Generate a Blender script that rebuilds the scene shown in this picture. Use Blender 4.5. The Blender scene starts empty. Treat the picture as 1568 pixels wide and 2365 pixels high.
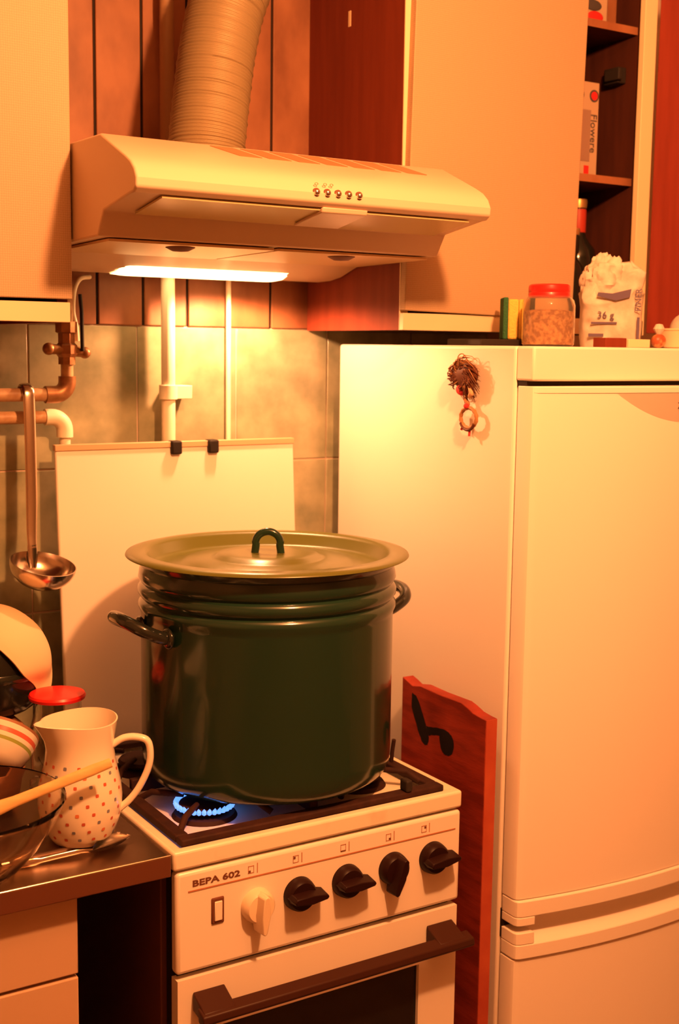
import bpy, bmesh, math, random
from mathutils import Vector, Matrix
class noise:                      # small deterministic value noise, range about -1..1
    @staticmethod
    def _h(i, j, k, s):
        n = (i * 374761393 + j * 668265263 + k * 2147483647 + s * 1274126177) & 0xffffffff
        n = ((n ^ (n >> 13)) * 1274126177) & 0xffffffff
        return ((n ^ (n >> 16)) & 0xffff) / 32767.5 - 1
    @staticmethod
    def noise(p, s=0):
        i, j, k = math.floor(p[0]), math.floor(p[1]), math.floor(p[2])
        u, v, w_ = (q * q * (3 - 2 * q) for q in (p[0] - i, p[1] - j, p[2] - k))
        r = 0
        for a in (0, 1):
            for b in (0, 1):
                for c in (0, 1):
                    r += noise._h(i + a, j + b, k + c, s) * (u if a else 1 - u) * (v if b else 1 - v) * (w_ if c else 1 - w_)
        return r
    @staticmethod
    def noise_vector(p): return Vector((noise.noise(p, 1), noise.noise(p, 2), noise.noise(p, 3)))
random.seed(7)
PI = math.pi
S = bpy.context.scene
COL = S.collection

# ------------------------------------------------------------------ camera
cd = bpy.data.cameras.new('camera')
cam = bpy.data.objects.new('camera', cd)
COL.objects.link(cam)
cd.sensor_fit = 'VERTICAL'; cd.sensor_height = 36.0
cd.lens = 2886.95 * 36.0 / 2365.0
cd.clip_start = 0.05
r_ = Vector((0.84889073, -0.52839815, 0.01341343))
u_ = Vector((0.05777228, 0.11797834, 0.99133419))
f_ = Vector((0.52540164, 0.84075948, -0.13067748))
cam.matrix_world = Matrix(((r_.x, u_.x, -f_.x, -0.6177), (r_.y, u_.y, -f_.y, -2.1138),
                           (r_.z, u_.z, -f_.z, 1.5452), (0, 0, 0, 1)))
cd.dof.use_dof = True; cd.dof.focus_distance = 1.85; cd.dof.aperture_fstop = 4.5
S.camera = cam

# ------------------------------------------------------------------ world, light, exposure
w = bpy.data.worlds.new('world'); S.world = w; w.use_nodes = True
w.node_tree.nodes['Background'].inputs[0].default_value = (0.02, 0.009, 0.003, 1)
w.node_tree.nodes['Background'].inputs[1].default_value = 1.0
ld = bpy.data.lights.new('ceiling_bulb', 'POINT')
ld.energy = 154; ld.color = (1.0, 0.375, 0.122); ld.shadow_soft_size = 0.045
lo = bpy.data.objects.new('ceiling_bulb', ld); COL.objects.link(lo)
lo.location = (0.225, -1.52, 2.27)
vs = S.view_settings
vs.view_transform = 'Standard'; vs.look = 'None'; vs.gamma = 1.0
vs.use_curve_mapping = False; vs.exposure = 0.0

# ------------------------------------------------------------------ materials
MATS = {}
def mat(name, col, rough=.5, metal=0., col2=None, scale=10., detail=4., lo_=.35, hi_=.65, stretch=(1, 1, 1),
        bump=0., bscale=200., bstretch=(1, 1, 1), trans=0., ior=1.45, emit=None, estr=0., coat=0., alpha=1., weave=0., spec=.5):
    m = bpy.data.materials.new(name); m.use_nodes = True
    nt = m.node_tree; N = nt.nodes; Lk = nt.links
    b = N['Principled BSDF']
    b.inputs['Base Color'].default_value = (*col, 1)
    b.inputs['Roughness'].default_value = rough
    b.inputs['Metallic'].default_value = metal
    b.inputs['Specular IOR Level'].default_value = spec
    b.inputs['Transmission Weight'].default_value = trans
    b.inputs['IOR'].default_value = ior
    b.inputs['Coat Weight'].default_value = coat
    b.inputs['Coat Roughness'].default_value = .08
    b.inputs['Alpha'].default_value = alpha
    if emit:
        b.inputs['Emission Color'].default_value = (*emit, 1)
        b.inputs['Emission Strength'].default_value = estr
    geo = N.new('ShaderNodeNewGeometry')
    def coords(st):
        mp = N.new('ShaderNodeMapping'); mp.inputs['Scale'].default_value = st
        Lk.new(geo.outputs['Position'], mp.inputs['Vector']); return mp.outputs['Vector']
    if col2:
        nz = N.new('ShaderNodeTexNoise'); nz.inputs['Scale'].default_value = scale; nz.inputs['Detail'].default_value = detail
        Lk.new(coords(stretch), nz.inputs['Vector'])
        rp = N.new('ShaderNodeValToRGB')
        rp.color_ramp.elements[0].position = lo_; rp.color_ramp.elements[0].color = (*col, 1)
        rp.color_ramp.elements[1].position = hi_; rp.color_ramp.elements[1].color = (*col2, 1)
        Lk.new(nz.outputs['Fac'], rp.inputs['Fac']); Lk.new(rp.outputs['Color'], b.inputs['Base Color'])
    if weave:
        hs = []
        for d in ('X', 'Z'):
            wv = N.new('ShaderNodeTexWave'); wv.bands_direction = d; wv.inputs['Scale'].default_value = 95
            wv.inputs['Distortion'].default_value = 2.2; wv.inputs['Detail'].default_value = 2; wv.inputs['Detail Scale'].default_value = 2.5
            Lk.new(coords((1, 1, 1)), wv.inputs['Vector']); hs.append(wv.outputs['Fac'])
        ad = N.new('ShaderNodeMath'); ad.operation = 'ADD'; Lk.new(hs[0], ad.inputs[0]); Lk.new(hs[1], ad.inputs[1])
        rp = N.new('ShaderNodeValToRGB')
        rp.color_ramp.elements[0].position = .1; rp.color_ramp.elements[0].color = (*[c * (1 - weave) for c in col], 1)
        rp.color_ramp.elements[1].position = 1.; rp.color_ramp.elements[1].color = (*col, 1)
        hv = N.new('ShaderNodeMath'); hv.operation = 'MULTIPLY'; hv.inputs[1].default_value = .5; Lk.new(ad.outputs[0], hv.inputs[0])
        Lk.new(hv.outputs[0], rp.inputs['Fac']); Lk.new(rp.outputs['Color'], b.inputs['Base Color'])
        bp = N.new('ShaderNodeBump'); bp.inputs['Strength'].default_value = .12; bp.inputs['Distance'].default_value = .001
        Lk.new(hv.outputs[0], bp.inputs['Height']); Lk.new(bp.outputs['Normal'], b.inputs['Normal'])
    if bump:
        nb = N.new('ShaderNodeTexNoise'); nb.inputs['Scale'].default_value = bscale; nb.inputs['Detail'].default_value = 3
        Lk.new(coords(bstretch), nb.inputs['Vector'])
        bp = N.new('ShaderNodeBump'); bp.inputs['Strength'].default_value = bump; bp.inputs['Distance'].default_value = .002
        Lk.new(nb.outputs['Fac'], bp.inputs['Height']); Lk.new(bp.outputs['Normal'], b.inputs['Normal'])
    MATS[name] = m
    return m

mat('linen', (.49, .335, .205), .6, weave=.2)
mat('cream_edge', (.78, .62, .40), .45)
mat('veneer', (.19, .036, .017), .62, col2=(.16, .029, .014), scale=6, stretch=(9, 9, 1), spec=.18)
mat('interior_shaded', (.075, .020, .011), .6, col2=(.055, .015, .009), scale=6, stretch=(9, 9, 1), spec=.18)  # veneer darkened so the colour carries the shade inside the cabinet
mat('veneer_red', (.25, .038, .022), .55, col2=(.21, .031, .018), scale=6, stretch=(9, 9, 1), spec=.18)
mat('hardboard', (.17, .06, .03), .8, col2=(.13, .045, .022), scale=30)
mat('plank', (.31, .125, .058), .5, col2=(.19, .066, .029), scale=9, detail=6, stretch=(1.5, 1, .8), lo_=.38, hi_=.66)
mat('plaster', (.42, .30, .19), .85, bump=.2, bscale=80)
mat('ceiling_paint', (.62, .50, .37), .9)
mat('lino', (.24, .12, .06), .5, col2=(.16, .08, .04), scale=14)
mat('tile', (.37, .345, .225), .22, col2=(.21, .215, .135), scale=17, detail=7, lo_=.38, hi_=.70)
mat('grout', (.62, .47, .38), .85)
mat('hood_enamel', (.63, .47, .34), .33)
mat('lid_edge', (.56, .36, .21), .4)
mat('drawer_front', (.56, .37, .24), .5)
mat('hood_under', (.74, .52, .30), .38)
mat('hood_filter', (.66, .48, .28), .35, metal=.25)
mat('vent_dark', (.30, .17, .08), .5)
mat('visor_glass', (.56, .44, .22), .25)
mat('lamp_diffuser', (.9, .85, .7), .4, emit=(1.0, .58, .22), estr=7.0)
mat('chrome', (.75, .7, .65), .15, metal=1)
mat('steel', (.62, .52, .43), .2, metal=1)
mat('steel_top', (.34, .24, .18), .33, metal=1, col2=(.24, .16, .12), scale=8, bump=.05, bscale=60)
mat('steel_edge', (.22, .085, .048), .36, metal=.6)
mat('duct_foil', (.26, .195, .105), .55, metal=.2)
mat('pipe_paint', (.82, .74, .58), .4)
mat('pipe_shaded', (.30, .17, .085), .55)  # darker brown puts the duct's shade into the upper pipe colour
mat('pipe_old', (.62, .40, .22), .45, col2=(.45, .24, .12), scale=40)
mat('brass', (.42, .22, .10), .4, metal=.6, col2=(.30, .13, .06), scale=60)
mat('rubber', (.025, .018, .015), .6, spec=.18)
mat('enamel', (.84, .75, .66), .24, coat=.3)
mat('enamel_stained', (.82, .72, .58), .28, col2=(.72, .56, .42), scale=22, lo_=.55, hi_=.85)
mat('brown_enamel', (.12, .046, .030), .45, spec=.18)
mat('iron', (.030, .012, .009), .7, col2=(.045, .017, .012), scale=50, spec=.18)
mat('knob_dark', (.018, .005, .004), .4, spec=.18)
mat('knob_light', (.80, .64, .46), .35)
mat('print_brown', (.16, .055, .03), .6, spec=.18)
mat('print_line', (.46, .17, .08), .6)
mat('oven_glass', (.008, .007, .007), .1)
mat('handle_brown', (.045, .015, .009), .42, spec=.18)
mat('flame', (.1, .3, 1), .5, emit=(.12, .32, 1.0), estr=1.5)
mat('green_enamel', (.011, .034, .019), .18, coat=.3)
mat('green_lid', (.105, .108, .020), .28, coat=.0, spec=.35)
mat('black_enamel', (.014, .016, .012), .15, coat=.4)
mat('fridge_white', (.86, .77, .68), .36)
mat('fridge_badge', (.845, .75, .65), .4)
mat('dark_gap', (.02, .012, .008), .7, spec=.18)
mat('board_wood', (.31, .036, .018), .5, col2=(.19, .022, .011), scale=12, detail=6, stretch=(1, 1, 6), bump=.15, bscale=60, bstretch=(1, 1, 8), spec=.18)
mat('board_edge_lit', (.46, .085, .036), .55, col2=(.36, .05, .025), scale=14)  # lighter board colour, with the light on the front edge painted in
mat('burn', (.012, .007, .006), .8, spec=.18)
mat('glass', (.97, .95, .9), .03, trans=1, ior=1.35)
mat('bowl_glass', (.95, .88, .78), .05, trans=1, ior=1.3)
mat('clear_plastic', (.95, .88, .76), .06, trans=.95, ior=1.2)
mat('red_plastic', (.72, .018, .014), .35, coat=.2)
mat('grain', (.62, .36, .16), .8, col2=(.30, .13, .05), scale=130, lo_=.4, hi_=.6, bump=1, bscale=250)
mat('porcelain', (.84, .74, .60), .18, coat=.4)
mat('dot_red', (.55, .10, .05), .4)
mat('dot_blue', (.20, .20, .26), .4)
mat('dot_orange', (.70, .20, .08), .4)
mat('wood_light', (.80, .50, .20), .6, col2=(.68, .40, .15), scale=20, stretch=(1, 6, 6))
mat('wood_box', (.38, .16, .075), .6, col2=(.28, .11, .05), scale=8, stretch=(1, 1, 8))
mat('cloth', (.70, .50, .31), .9)
mat('bottle_dark', (.010, .010, .008), .15)
mat('label_red', (.40, .035, .02), .5)
mat('gold', (.55, .32, .12), .4, metal=.7)
mat('paper', (.66, .58, .50), .75, col2=(.48, .39, .33), scale=32, bump=.6, bscale=90)
mat('paper_blue', (.10, .07, .13), .7)
mat('carton', (.44, .31, .21), .5)
mat('carton_silver', (.55, .46, .36), .25, metal=.7)
mat('print_dark', (.06, .05, .05), .6)
mat('print_red', (.55, .02, .02), .5)
mat('sponge_yellow', (.80, .50, .10), .9, bump=1, bscale=300)
mat('sponge_green', (.03, .12, .045), .95, bump=1, bscale=400)
mat('hair', (.10, .030, .014), .5, spec=.18)
mat('hair_light', (.36, .17, .07), .55, spec=.18)
mat('felt_red', (.60, .03, .03), .8)
mat('felt_tan', (.66, .40, .22), .8)
mat('dish_stripe_red', (.62, .12, .07), .35)
mat('dish_stripe_green', (.30, .34, .06), .35)
mat('tub_plastic', (.80, .58, .38), .4)
mat('candy', (.32, .08, .03), .4, col2=(.62, .30, .12), scale=60, lo_=.45, hi_=.55)

# ------------------------------------------------------------------ mesh helpers
class MB:
    def __init__(self): self.bm = bmesh.new()
    def quad_grid(self, rows, closed_u=False, closed_v=False):
        vs_ = [[self.bm.verts.new(p) for p in r] for r in rows]
        nr, nc = len(vs_), len(vs_[0])
        for i in range(nr if closed_v else nr - 1):
            for j in range(nc if closed_u else nc - 1):
                a, b_, c, d = vs_[i][j], vs_[i][(j + 1) % nc], vs_[(i + 1) % nr][(j + 1) % nc], vs_[(i + 1) % nr][j]
                q = []
                for v in (a, b_, c, d):
                    if v not in q: q.append(v)
                if len(q) > 2:
                    try: self.bm.faces.new(q)
                    except ValueError: pass
        return vs_
    def box(self, x0, x1, y0, y1, z0, z1):
        v = [self.bm.verts.new(p) for p in ((x0, y0, z0), (x1, y0, z0), (x1, y1, z0), (x0, y1, z0),
                                            (x0, y0, z1), (x1, y0, z1), (x1, y1, z1), (x0, y1, z1))]
        for f in ((0, 3, 2, 1), (4, 5, 6, 7), (0, 1, 5, 4), (1, 2, 6, 5), (2, 3, 7, 6), (3, 0, 4, 7)):
            self.bm.faces.new([v[i] for i in f])
        return self
    def prism(self, poly, axis, a0, a1):
        def P(q, a):
            return {'x': (a, q[0], q[1]), 'y': (q[0], a, q[1]), 'z': (q[0], q[1], a)}[axis]
        A = [self.bm.verts.new(P(q, a0)) for q in poly]; B = [self.bm.verts.new(P(q, a1)) for q in poly]
        n = len(poly)
        for i in range(n): self.bm.faces.new((A[i], A[(i + 1) % n], B[(i + 1) % n], B[i]))
        self.bm.faces.new(A[::-1]); self.bm.faces.new(B)
        return self
    def lathe(self, prof, c=(0, 0, 0), seg=48):
        rows = []
        for r, z in prof:
            rows.append([(c[0] + r * math.cos(2 * PI * k / seg), c[1] + r * math.sin(2 * PI * k / seg), c[2] + z) for k in range(seg)])
        vs_ = self.quad_grid(rows, closed_u=True)
        for row, (r, z), flip in ((vs_[0], prof[0], True), (vs_[-1], prof[-1], False)):
            if r > 1e-6 and abs(r) > 0:
                try: self.bm.faces.new(row[::-1] if flip else row)
                except ValueError: pass
        bmesh.ops.remove_doubles(self.bm, verts=self.bm.verts[:], dist=1e-6)
        return self
    def tube(self, pts, rad, seg=12, flat=1., caps=True, closed=False, up=None):
        pts = [Vector(p) for p in pts]; n = len(pts)
        rads = rad if isinstance(rad, (list, tuple)) else [rad] * n
        rows = []; prev = None
        for i, p in enumerate(pts):
            if closed: t = (pts[(i + 1) % n] - pts[i - 1]).normalized()
            else: t = (pts[min(i + 1, n - 1)] - pts[max(i - 1, 0)]).normalized()
            if prev is None:
                a = Vector(up) if up else (Vector((0, 0, 1)) if abs(t.z) < .9 else Vector((1, 0, 0)))
            else: a = prev
            a = (a - t * a.dot(t)).normalized(); prev = a
            b_ = t.cross(a)
            rows.append([p + (a * math.cos(2 * PI * k / seg) + b_ * math.sin(2 * PI * k / seg) * flat) * rads[i] for k in range(seg)])
        vs_ = self.quad_grid(rows, closed_u=True, closed_v=closed)
        if caps and not closed:
            self.bm.faces.new(vs_[0][::-1]); self.bm.faces.new(vs_[-1])
        return self
    def sphere(self, c, r, seg=20, rings=12):
        r = (r, r, r) if not isinstance(r, (tuple, list)) else r
        bmesh.ops.create_uvsphere(self.bm, u_segments=seg, v_segments=rings, radius=1,
                                  matrix=Matrix.Translation(c) @ Matrix.Diagonal((*r, 1)))
        return self
    def xf(self, M):
        bmesh.ops.transform(self.bm, matrix=M, verts=self.bm.verts[:]); return self
    def build(self, name, mt, parent=None, bev=0., seg=2, smooth=True, ang=38, sub=0):
        bmesh.ops.recalc_face_normals(self.bm, faces=self.bm.faces[:])
        me = bpy.data.meshes.new(name); self.bm.to_mesh(me); self.bm.free()
        if smooth:
            me.polygons.foreach_set('use_smooth', [True] * len(me.polygons))
            me.set_sharp_from_angle(angle=math.radians(ang))
        me.materials.append(MATS[mt])
        return link(name, me, parent, bev, seg, sub)
def link(name, me, parent=None, bev=0., seg=2, sub=0):
    o = bpy.data.objects.new(name, me); COL.objects.link(o)
    if parent: attach(o, parent)
    if sub:
        s = o.modifiers.new('subd', 'SUBSURF'); s.levels = sub; s.render_levels = sub
    if bev:
        b = o.modifiers.new('bevel', 'BEVEL'); b.width = bev; b.segments = seg; b.limit_method = 'ANGLE'; b.angle_limit = math.radians(40)
    return o
def wloc(o):
    v = Vector(o.location)
    if o.parent: v = v + o.matrix_parent_inverse.translation + wloc(o.parent)
    return v
def attach(o, p):
    o.parent = p; o.matrix_parent_inverse = Matrix.Translation(-wloc(p))
def thing(name, label, cat, loc, group=None):
    o = bpy.data.objects.new(name, None); COL.objects.link(o)
    o.empty_display_size = .02; o.location = loc
    return tag(o, label, cat, group)
def tag(o, label, cat, group=None):
    o['label'] = label; o['category'] = cat
    if group: o['group'] = group
    return o
def struct(o):
    o['kind'] = 'structure'; return o
def lab(o, l): o['label'] = l; return o
def box(name, b, mt, parent=None, bev=0., seg=2):
    return MB().box(*b).build(name, mt, parent, bev, seg)
def text(name, s, size, M, mt, parent, depth=.0004, sx=1., bold=0.):
    c = bpy.data.curves.new(name, 'FONT'); c.body = s; c.size = size; c.extrude = depth; c.resolution_u = 3; c.offset = bold
    t = bpy.data.objects.new('tmp', c); COL.objects.link(t)
    dg = bpy.context.evaluated_depsgraph_get()
    me = bpy.data.meshes.new_from_object(t.evaluated_get(dg))
    bpy.data.objects.remove(t); bpy.data.curves.remove(c)
    me.name = name; me.transform(M @ Matrix.Diagonal((sx, 1, 1, 1)))
    me.materials.clear(); me.materials.append(MATS[mt])
    return link(name, me, parent)
# text plane facing -Y : local x -> +X, y -> +Z
def faceY(x, y, z): return Matrix.Translation((x, y, z)) @ Matrix.Rotation(PI / 2, 4, 'X')
def arc(c, r, a0, a1, n, plane='xz'):
    out = []
    for i in range(n + 1):
        a = a0 + (a1 - a0) * i / n
        p, q = r * math.cos(a), r * math.sin(a)
        out.append({'xz': (c[0] + p, c[1], c[2] + q), 'xy': (c[0] + p, c[1] + q, c[2]), 'yz': (c[0], c[1] + p, c[2] + q)}[plane])
    return out
def smooth_path(pts, n=8):
    P = [Vector(p) for p in pts]; P = [P[0] * 2 - P[1]] + P + [P[-1] * 2 - P[-2]]
    out = []
    for i in range(1, len(P) - 2):
        for k in range(n):
            t = k / n
            out.append(.5 * ((2 * P[i]) + (P[i + 1] - P[i - 1]) * t + (2 * P[i - 1] - 5 * P[i] + 4 * P[i + 1] - P[i + 2]) * t * t
                             + (3 * P[i] - P[i - 1] - 3 * P[i + 1] + P[i + 2]) * t ** 3))
    out.append(P[-2]); return out

# ------------------------------------------------------------------ room shell
wall = struct(box('wall_back', (-1.7, 2.3, .0022, .12, 0, 2.55), 'grout'))
struct(box('wall_left', (-1.82, -1.7, -3.5, .12, 0, 2.55), 'plaster'))
struct(box('wall_right', (2.3, 2.42, -3.5, .12, 0, 2.55), 'plaster'))
struct(box('wall_front', (-1.82, 2.42, -3.62, -3.5, 0, 2.55), 'plaster'))
struct(box('floor', (-1.82, 2.42, -3.62, .12, -.1, 0), 'lino'))
struct(box('ceiling', (-1.82, 2.42, -3.62, .12, 2.55, 2.65), 'ceiling_paint'))
# ceramic tiles 20 x 25 cm
tm = MB().box(-.0988, .0988, 0, .008, -.1248, .1248).build('tile', 'tile', None).data
bpy.data.objects.remove(bpy.data.objects['tile'])
for i in range(-3, 5):
    for k, zc in enumerate((1.4525, 1.2, .9475)):
        t = link('tile', tm, wall, bev=.0012)
        t.location = (.17 + i * .2, 0, zc)
# laminated wall boards above the tiles
xs = [-.062 + .0865 * k for k in range(10)]
for x in xs:
    MB().box(x, x + .0815, -.003, .008, 1.5795, 2.55).build('plank', 'plank', wall, bev=.0015)
pl = [box('trim_1', (-.062, .80, .0008, .0021, 1.5795, 2.55), 'dark_gap')]
struct(pl[0])

# ------------------------------------------------------------------ upper cabinets
root = thing('wall_cabinet', 'cream linen-faced wall cabinet left of the cooker hood', 'cabinet', (-.27, -.01, 1.575))
box('side_panel', (.012, .028, -.316, -.004, 1.576, 2.295), 'veneer', root)
box('side_panel', (-.57, -.554, -.316, -.004, 1.576, 2.295), 'veneer', root)
box('bottom_panel', (-.554, .012, -.316, -.004, 1.580, 1.602), 'veneer', root)
box('top_panel', (-.554, .012, -.316, -.004, 2.279, 2.295), 'veneer', root)
box('back_panel', (-.554, .012, -.010, -.004, 1.602, 2.279), 'hardboard', root)
box('bottom_rail', (-.57, .028, -.328, -.3165, 1.576, 1.605), 'cream_edge', root, .001)
box('door', (-.267, .029, -.335, -.318, 1.6095, 2.292), 'linen', root, .0015)
box('door', (-.57, -.270, -.335, -.318, 1.6095, 2.292), 'linen', root, .0015)

X0, X1 = .621, 1.190
root = thing('wall_cabinet', 'large wall cabinet above the fridge with one door swung open', 'cabinet', (.9, -.01, 1.575))
box('side_panel', (X0, X0 + .016, -.316, -.004, 1.576, 2.295), 'veneer', root)
box('side_panel', (1.172, X1, -.316, -.004, 1.576, 2.295), 'interior_shaded', root)
lab(box('edge_band', (X0, X0 + .0165, -.3185, -.3162, 1.576, 2.295), 'cream_edge', root), 'pale front edge strip')
lab(box('edge_band', (1.161, X1 + .003, -.330, -.3165, 1.576, 2.295), 'cream_edge', root, .001), 'pale front edge strip')
box('bottom_panel', (X0 + .016, 1.172, -.314, -.004, 1.580, 1.600), 'interior_shaded', root)
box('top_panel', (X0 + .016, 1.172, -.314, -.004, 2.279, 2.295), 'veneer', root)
box('back_panel', (X0 + .016, 1.172, -.010, -.004, 1.600, 2.279), 'interior_shaded', root)
box('bottom_rail', (X0, X1, -.330, -.3165, 1.576, 1.605), 'cream_edge', root, .001)
for z in (1.862, 2.143):
    s = box('shelf', (X0 + .017, 1.171, -.300, -.011, z, z + .014), 'interior_shaded', root)
    lab(box('shelf_edge', (X0 + .017, 1.171, -.3015, -.3002, z, z + .014), 'plank', s), 'lighter front edge of shelf')
d = MB().box(0, .381, -.335, -.319, 0, .672).xf(Matrix.Translation((.620, 0, 1.6095)) @ Matrix.Rotation(math.radians(1.3), 4, 'Y')).build('door', 'linen', root, .0015)
lab(d, 'closed linen-textured door hanging slightly askew')
d = MB().box(0, .017, -.36, 0, 1.580, 2.292).xf(Matrix.Translation((1.197, -.332, 0)) @ Matrix.Rotation(math.radians(8), 4, 'Z')).build('door', 'veneer_red', root, .0015)
lab(d, 'open door showing its red-brown inner face')
lab(box('pale_mark', (.6203, .6212, -.148, -.140, 2.113, 2.140), 'cream_edge', root), 'small pale mark')
h = MB().box(1.150, 1.1718, -.275, -.235, 2.058, 2.088).box(1.142, 1.152, -.285, -.245, 2.062, 2.084).build('hinge', 'rubber', root, .002)

# ------------------------------------------------------------------ things inside the open cabinet
c = thing('food_carton', 'tall printed carton with red dots on middle cabinet shelf', 'carton', (1.085, -.245, 1.876))
cb = box('carton_body', (1.045, 1.108, -.27, -.21, 1.8765, 2.052), 'carton', c, .001)
box('silver_band', (1.052, 1.088, -.2712, -.2702, 1.905, 2.0), 'carton_silver', c)
text('lettering', 'Flowere', .022, Matrix.Translation((1.089, -.2706, 1.994)) @ Matrix.Rotation(PI / 2, 4, 'X') @ Matrix.Rotation(-PI / 2, 4, 'Z'), 'print_dark', c)
for x in (1.058, 1.095):
    q = MB().lathe([(0, 0), (.0115, 0), (.0115, .0006), (0, .0006)], seg=20).xf(Matrix.Translation((x, -.2702, 2.027)) @ Matrix.Rotation(PI / 2, 4, 'X')).build('printed_ring', 'print_dark', c)
    MB().lathe([(0, .0006), (.008, .0006), (.008, .0012), (0, .0012)], seg=20).xf(Matrix.Translation((x, -.2702, 2.027)) @ Matrix.Rotation(PI / 2, 4, 'X')).build('printed_dot', 'print_red', q)
for x in (1.052, 1.075): box('printed_patch', (x, x + .012, -.2712, -.2702, 1.880, 1.897), 'print_red', c)
c = thing('snack_packet', 'red and dark printed packet on the top cabinet shelf', 'packet', (1.08, -.24, 2.157))
box('packet_body', (1.03, 1.118, -.275, -.20, 2.1575, 2.25), 'carton', c, .004)
MB().sphere((1.085, -.276, 2.170), (.020, .002, .010)).build('printed_patch', 'print_red', c)
MB().sphere((1.078, -.276, 2.190), (.022, .002, .010)).build('printed_patch', 'print_dark', c)
tag(box('food_carton', (1.122, 1.152, -.262, -.2, 2.1575, 2.27), 'plank', None, .001), 'plain pale carton beside the printed packet on top shelf', 'carton')
def bottle(name, label, x, y, z, h, r, neck):
    b = thing(name, label, 'bottle', (x, y, z))
    MB().lathe([(0, 0), (r, 0), (r, h * .52), (r * .92, h * .60), (r * .45, h * .70), (.0135, h * .74), (.0135, h * .97), (0, h * .97)], (x, y, z), 28).build('bottle_body', 'bottle_dark', b)
    MB().lathe([(.0145, h * .74), (.0152, h * .75), (.0152, h * .92), (.0145, h * .93)], (x, y, z), 24).build('neck_label', neck, b)
    MB().lathe([(0, h * 1.01), (.0155, h * 1.01), (.0165, h * .99), (.0155, h * .94), (0, h * .94)], (x, y, z), 24).build('cap', 'gold', b)
bottle('bottle', 'dark bottle with red neck and gold cap on bottom cabinet shelf', 1.108, -.225, 1.6005, .236, .037, 'label_red')
bottle('bottle', 'shorter dark bottle half hidden behind the closed cabinet door', 1.055, -.265, 1.6005, .175, .026, 'bottle_dark')

# ------------------------------------------------------------------ cooker hood
HX0, HX1 = .032, .6165
root = thing('cooker_hood', 'cream extractor hood glowing over the stove', 'cooker hood', (.32, -.02, 1.665))
prof = [(-.052, 1.837), (-.443, 1.831), (-.530, 1.793), (-.548, 1.784), (-.561, 1.773), (-.568, 1.760), (-.567, 1.748), (-.558, 1.742), (-.545, 1.741),
        (-.452, 1.727), (-.430, 1.694), (-.20, 1.691), (-.135, 1.672), (-.10, 1.667), (-.052, 1.6660)]
MB().prism(prof, 'x', HX0, HX1).build('hood_body', 'hood_enamel', root, .003, 3, ang=25)
MB().prism([(-.553, 1.7405), (-.462, 1.7268), (-.462, 1.7240), (-.553, 1.7377)], 'x', .075, .585).build('visor', 'visor_glass', root)
lab(MB().prism([(-.561, 1.7425), (-.478, 1.7255), (-.478, 1.7215), (-.558, 1.7345)], 'x', .318, .395).build('visor_grip', 'hood_enamel', root, .002), 'pale finger grip')
fl = MB().prism([(-.425, 1.6925), (-.215, 1.6905), (-.215, 1.6865), (-.425, 1.6885)], 'x', .050, .315).build('filter_panel', 'hood_filter', root, .001)
fr = MB().prism([(-.425, 1.6925), (-.215, 1.6905), (-.215, 1.6865), (-.425, 1.6885)], 'x', .322, .600).build('filter_panel', 'hood_filter', root, .001)
for x, p in ((.175, fl), (.455, fr)):
    MB().lathe([(0, -.007), (.012, -.006), (.022, -.001), (.022, 0), (0, 0)], (x, -.392, 1.6885), 24).build('latch', 'print_brown', p)
for k in range(7):
    x = .195 + k * .0485
    b = MB(); n_ = Vector((0, -.40, .916))
    def gp(xx, t): return Vector((xx, -.4455 - .087 * t, 1.8305 - .038 * t)) + n_ * .0006
    A = [gp(x, .05), gp(x + .036, .05), gp(x + .066, .46), gp(x + .030, .46)]
    va = [b.bm.verts.new(q) for q in A]; vb = [b.bm.verts.new(q - n_ * .0016) for q in A]
    b.bm.faces.new(va); b.bm.faces.new(vb[::-1])
    for i in range(4): b.bm.faces.new((va[i], vb[i], vb[(i + 1) % 4], va[(i + 1) % 4]))
    b.build('vent_slot', 'vent_dark', root)
for k in range(5):
    M = Matrix.Translation((.3035 + .0178 * k, -.5655, 1.7605)) @ Matrix.Rotation(PI / 2, 4, 'X')
    q = MB().lathe([(0, 0), (.0062, 0), (.0062, .0022), (0, .0022)], seg=20).xf(M).build('button_bezel', 'print_brown', root)
    MB().lathe([(.0045, .0022), (.0042, .0050), (.0028, .0065), (0, .0070)], seg=20).xf(M).build('button', 'chrome', q)
text('button_marks', 'o  o o', .008, faceY(.300, -.5668, 1.7705), 'print_line', root, .0002, sx=1.6)
rows = []
for i in range(13):
    t = i / 12; y = -.058 - .088 * t
    base = 1.6655 if y > -.10 else (1.6655 + (-.10 - y) / .10 * .024)
    row = []
    for j in range(25):
        s_ = j / 24; x = .184 + (.505 - .184) * s_ + (.012 * (1 - t))
        e = min(1, min(t, 1 - t) * 7) * min(1, min(s_, 1 - s_) * 14)
        row.append((x, y, base - .0008 - .0032 * (1 - (1 - e) ** 2)))
    rows.append(row)
b = MB(); b.quad_grid(rows)
b.build('lamp_diffuser', 'lamp_diffuser', root, ang=60)
hl = bpy.data.lights.new('hood_bulb', 'SPOT'); hl.energy = 16; hl.color = (1.0, .40, .165); hl.shadow_soft_size = .014
hl.spot_size = math.radians(170); hl.spot_blend = .3
ho = bpy.data.objects.new('hood_bulb', hl); COL.objects.link(ho); ho.location = (.425, -.120, 1.644)

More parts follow.
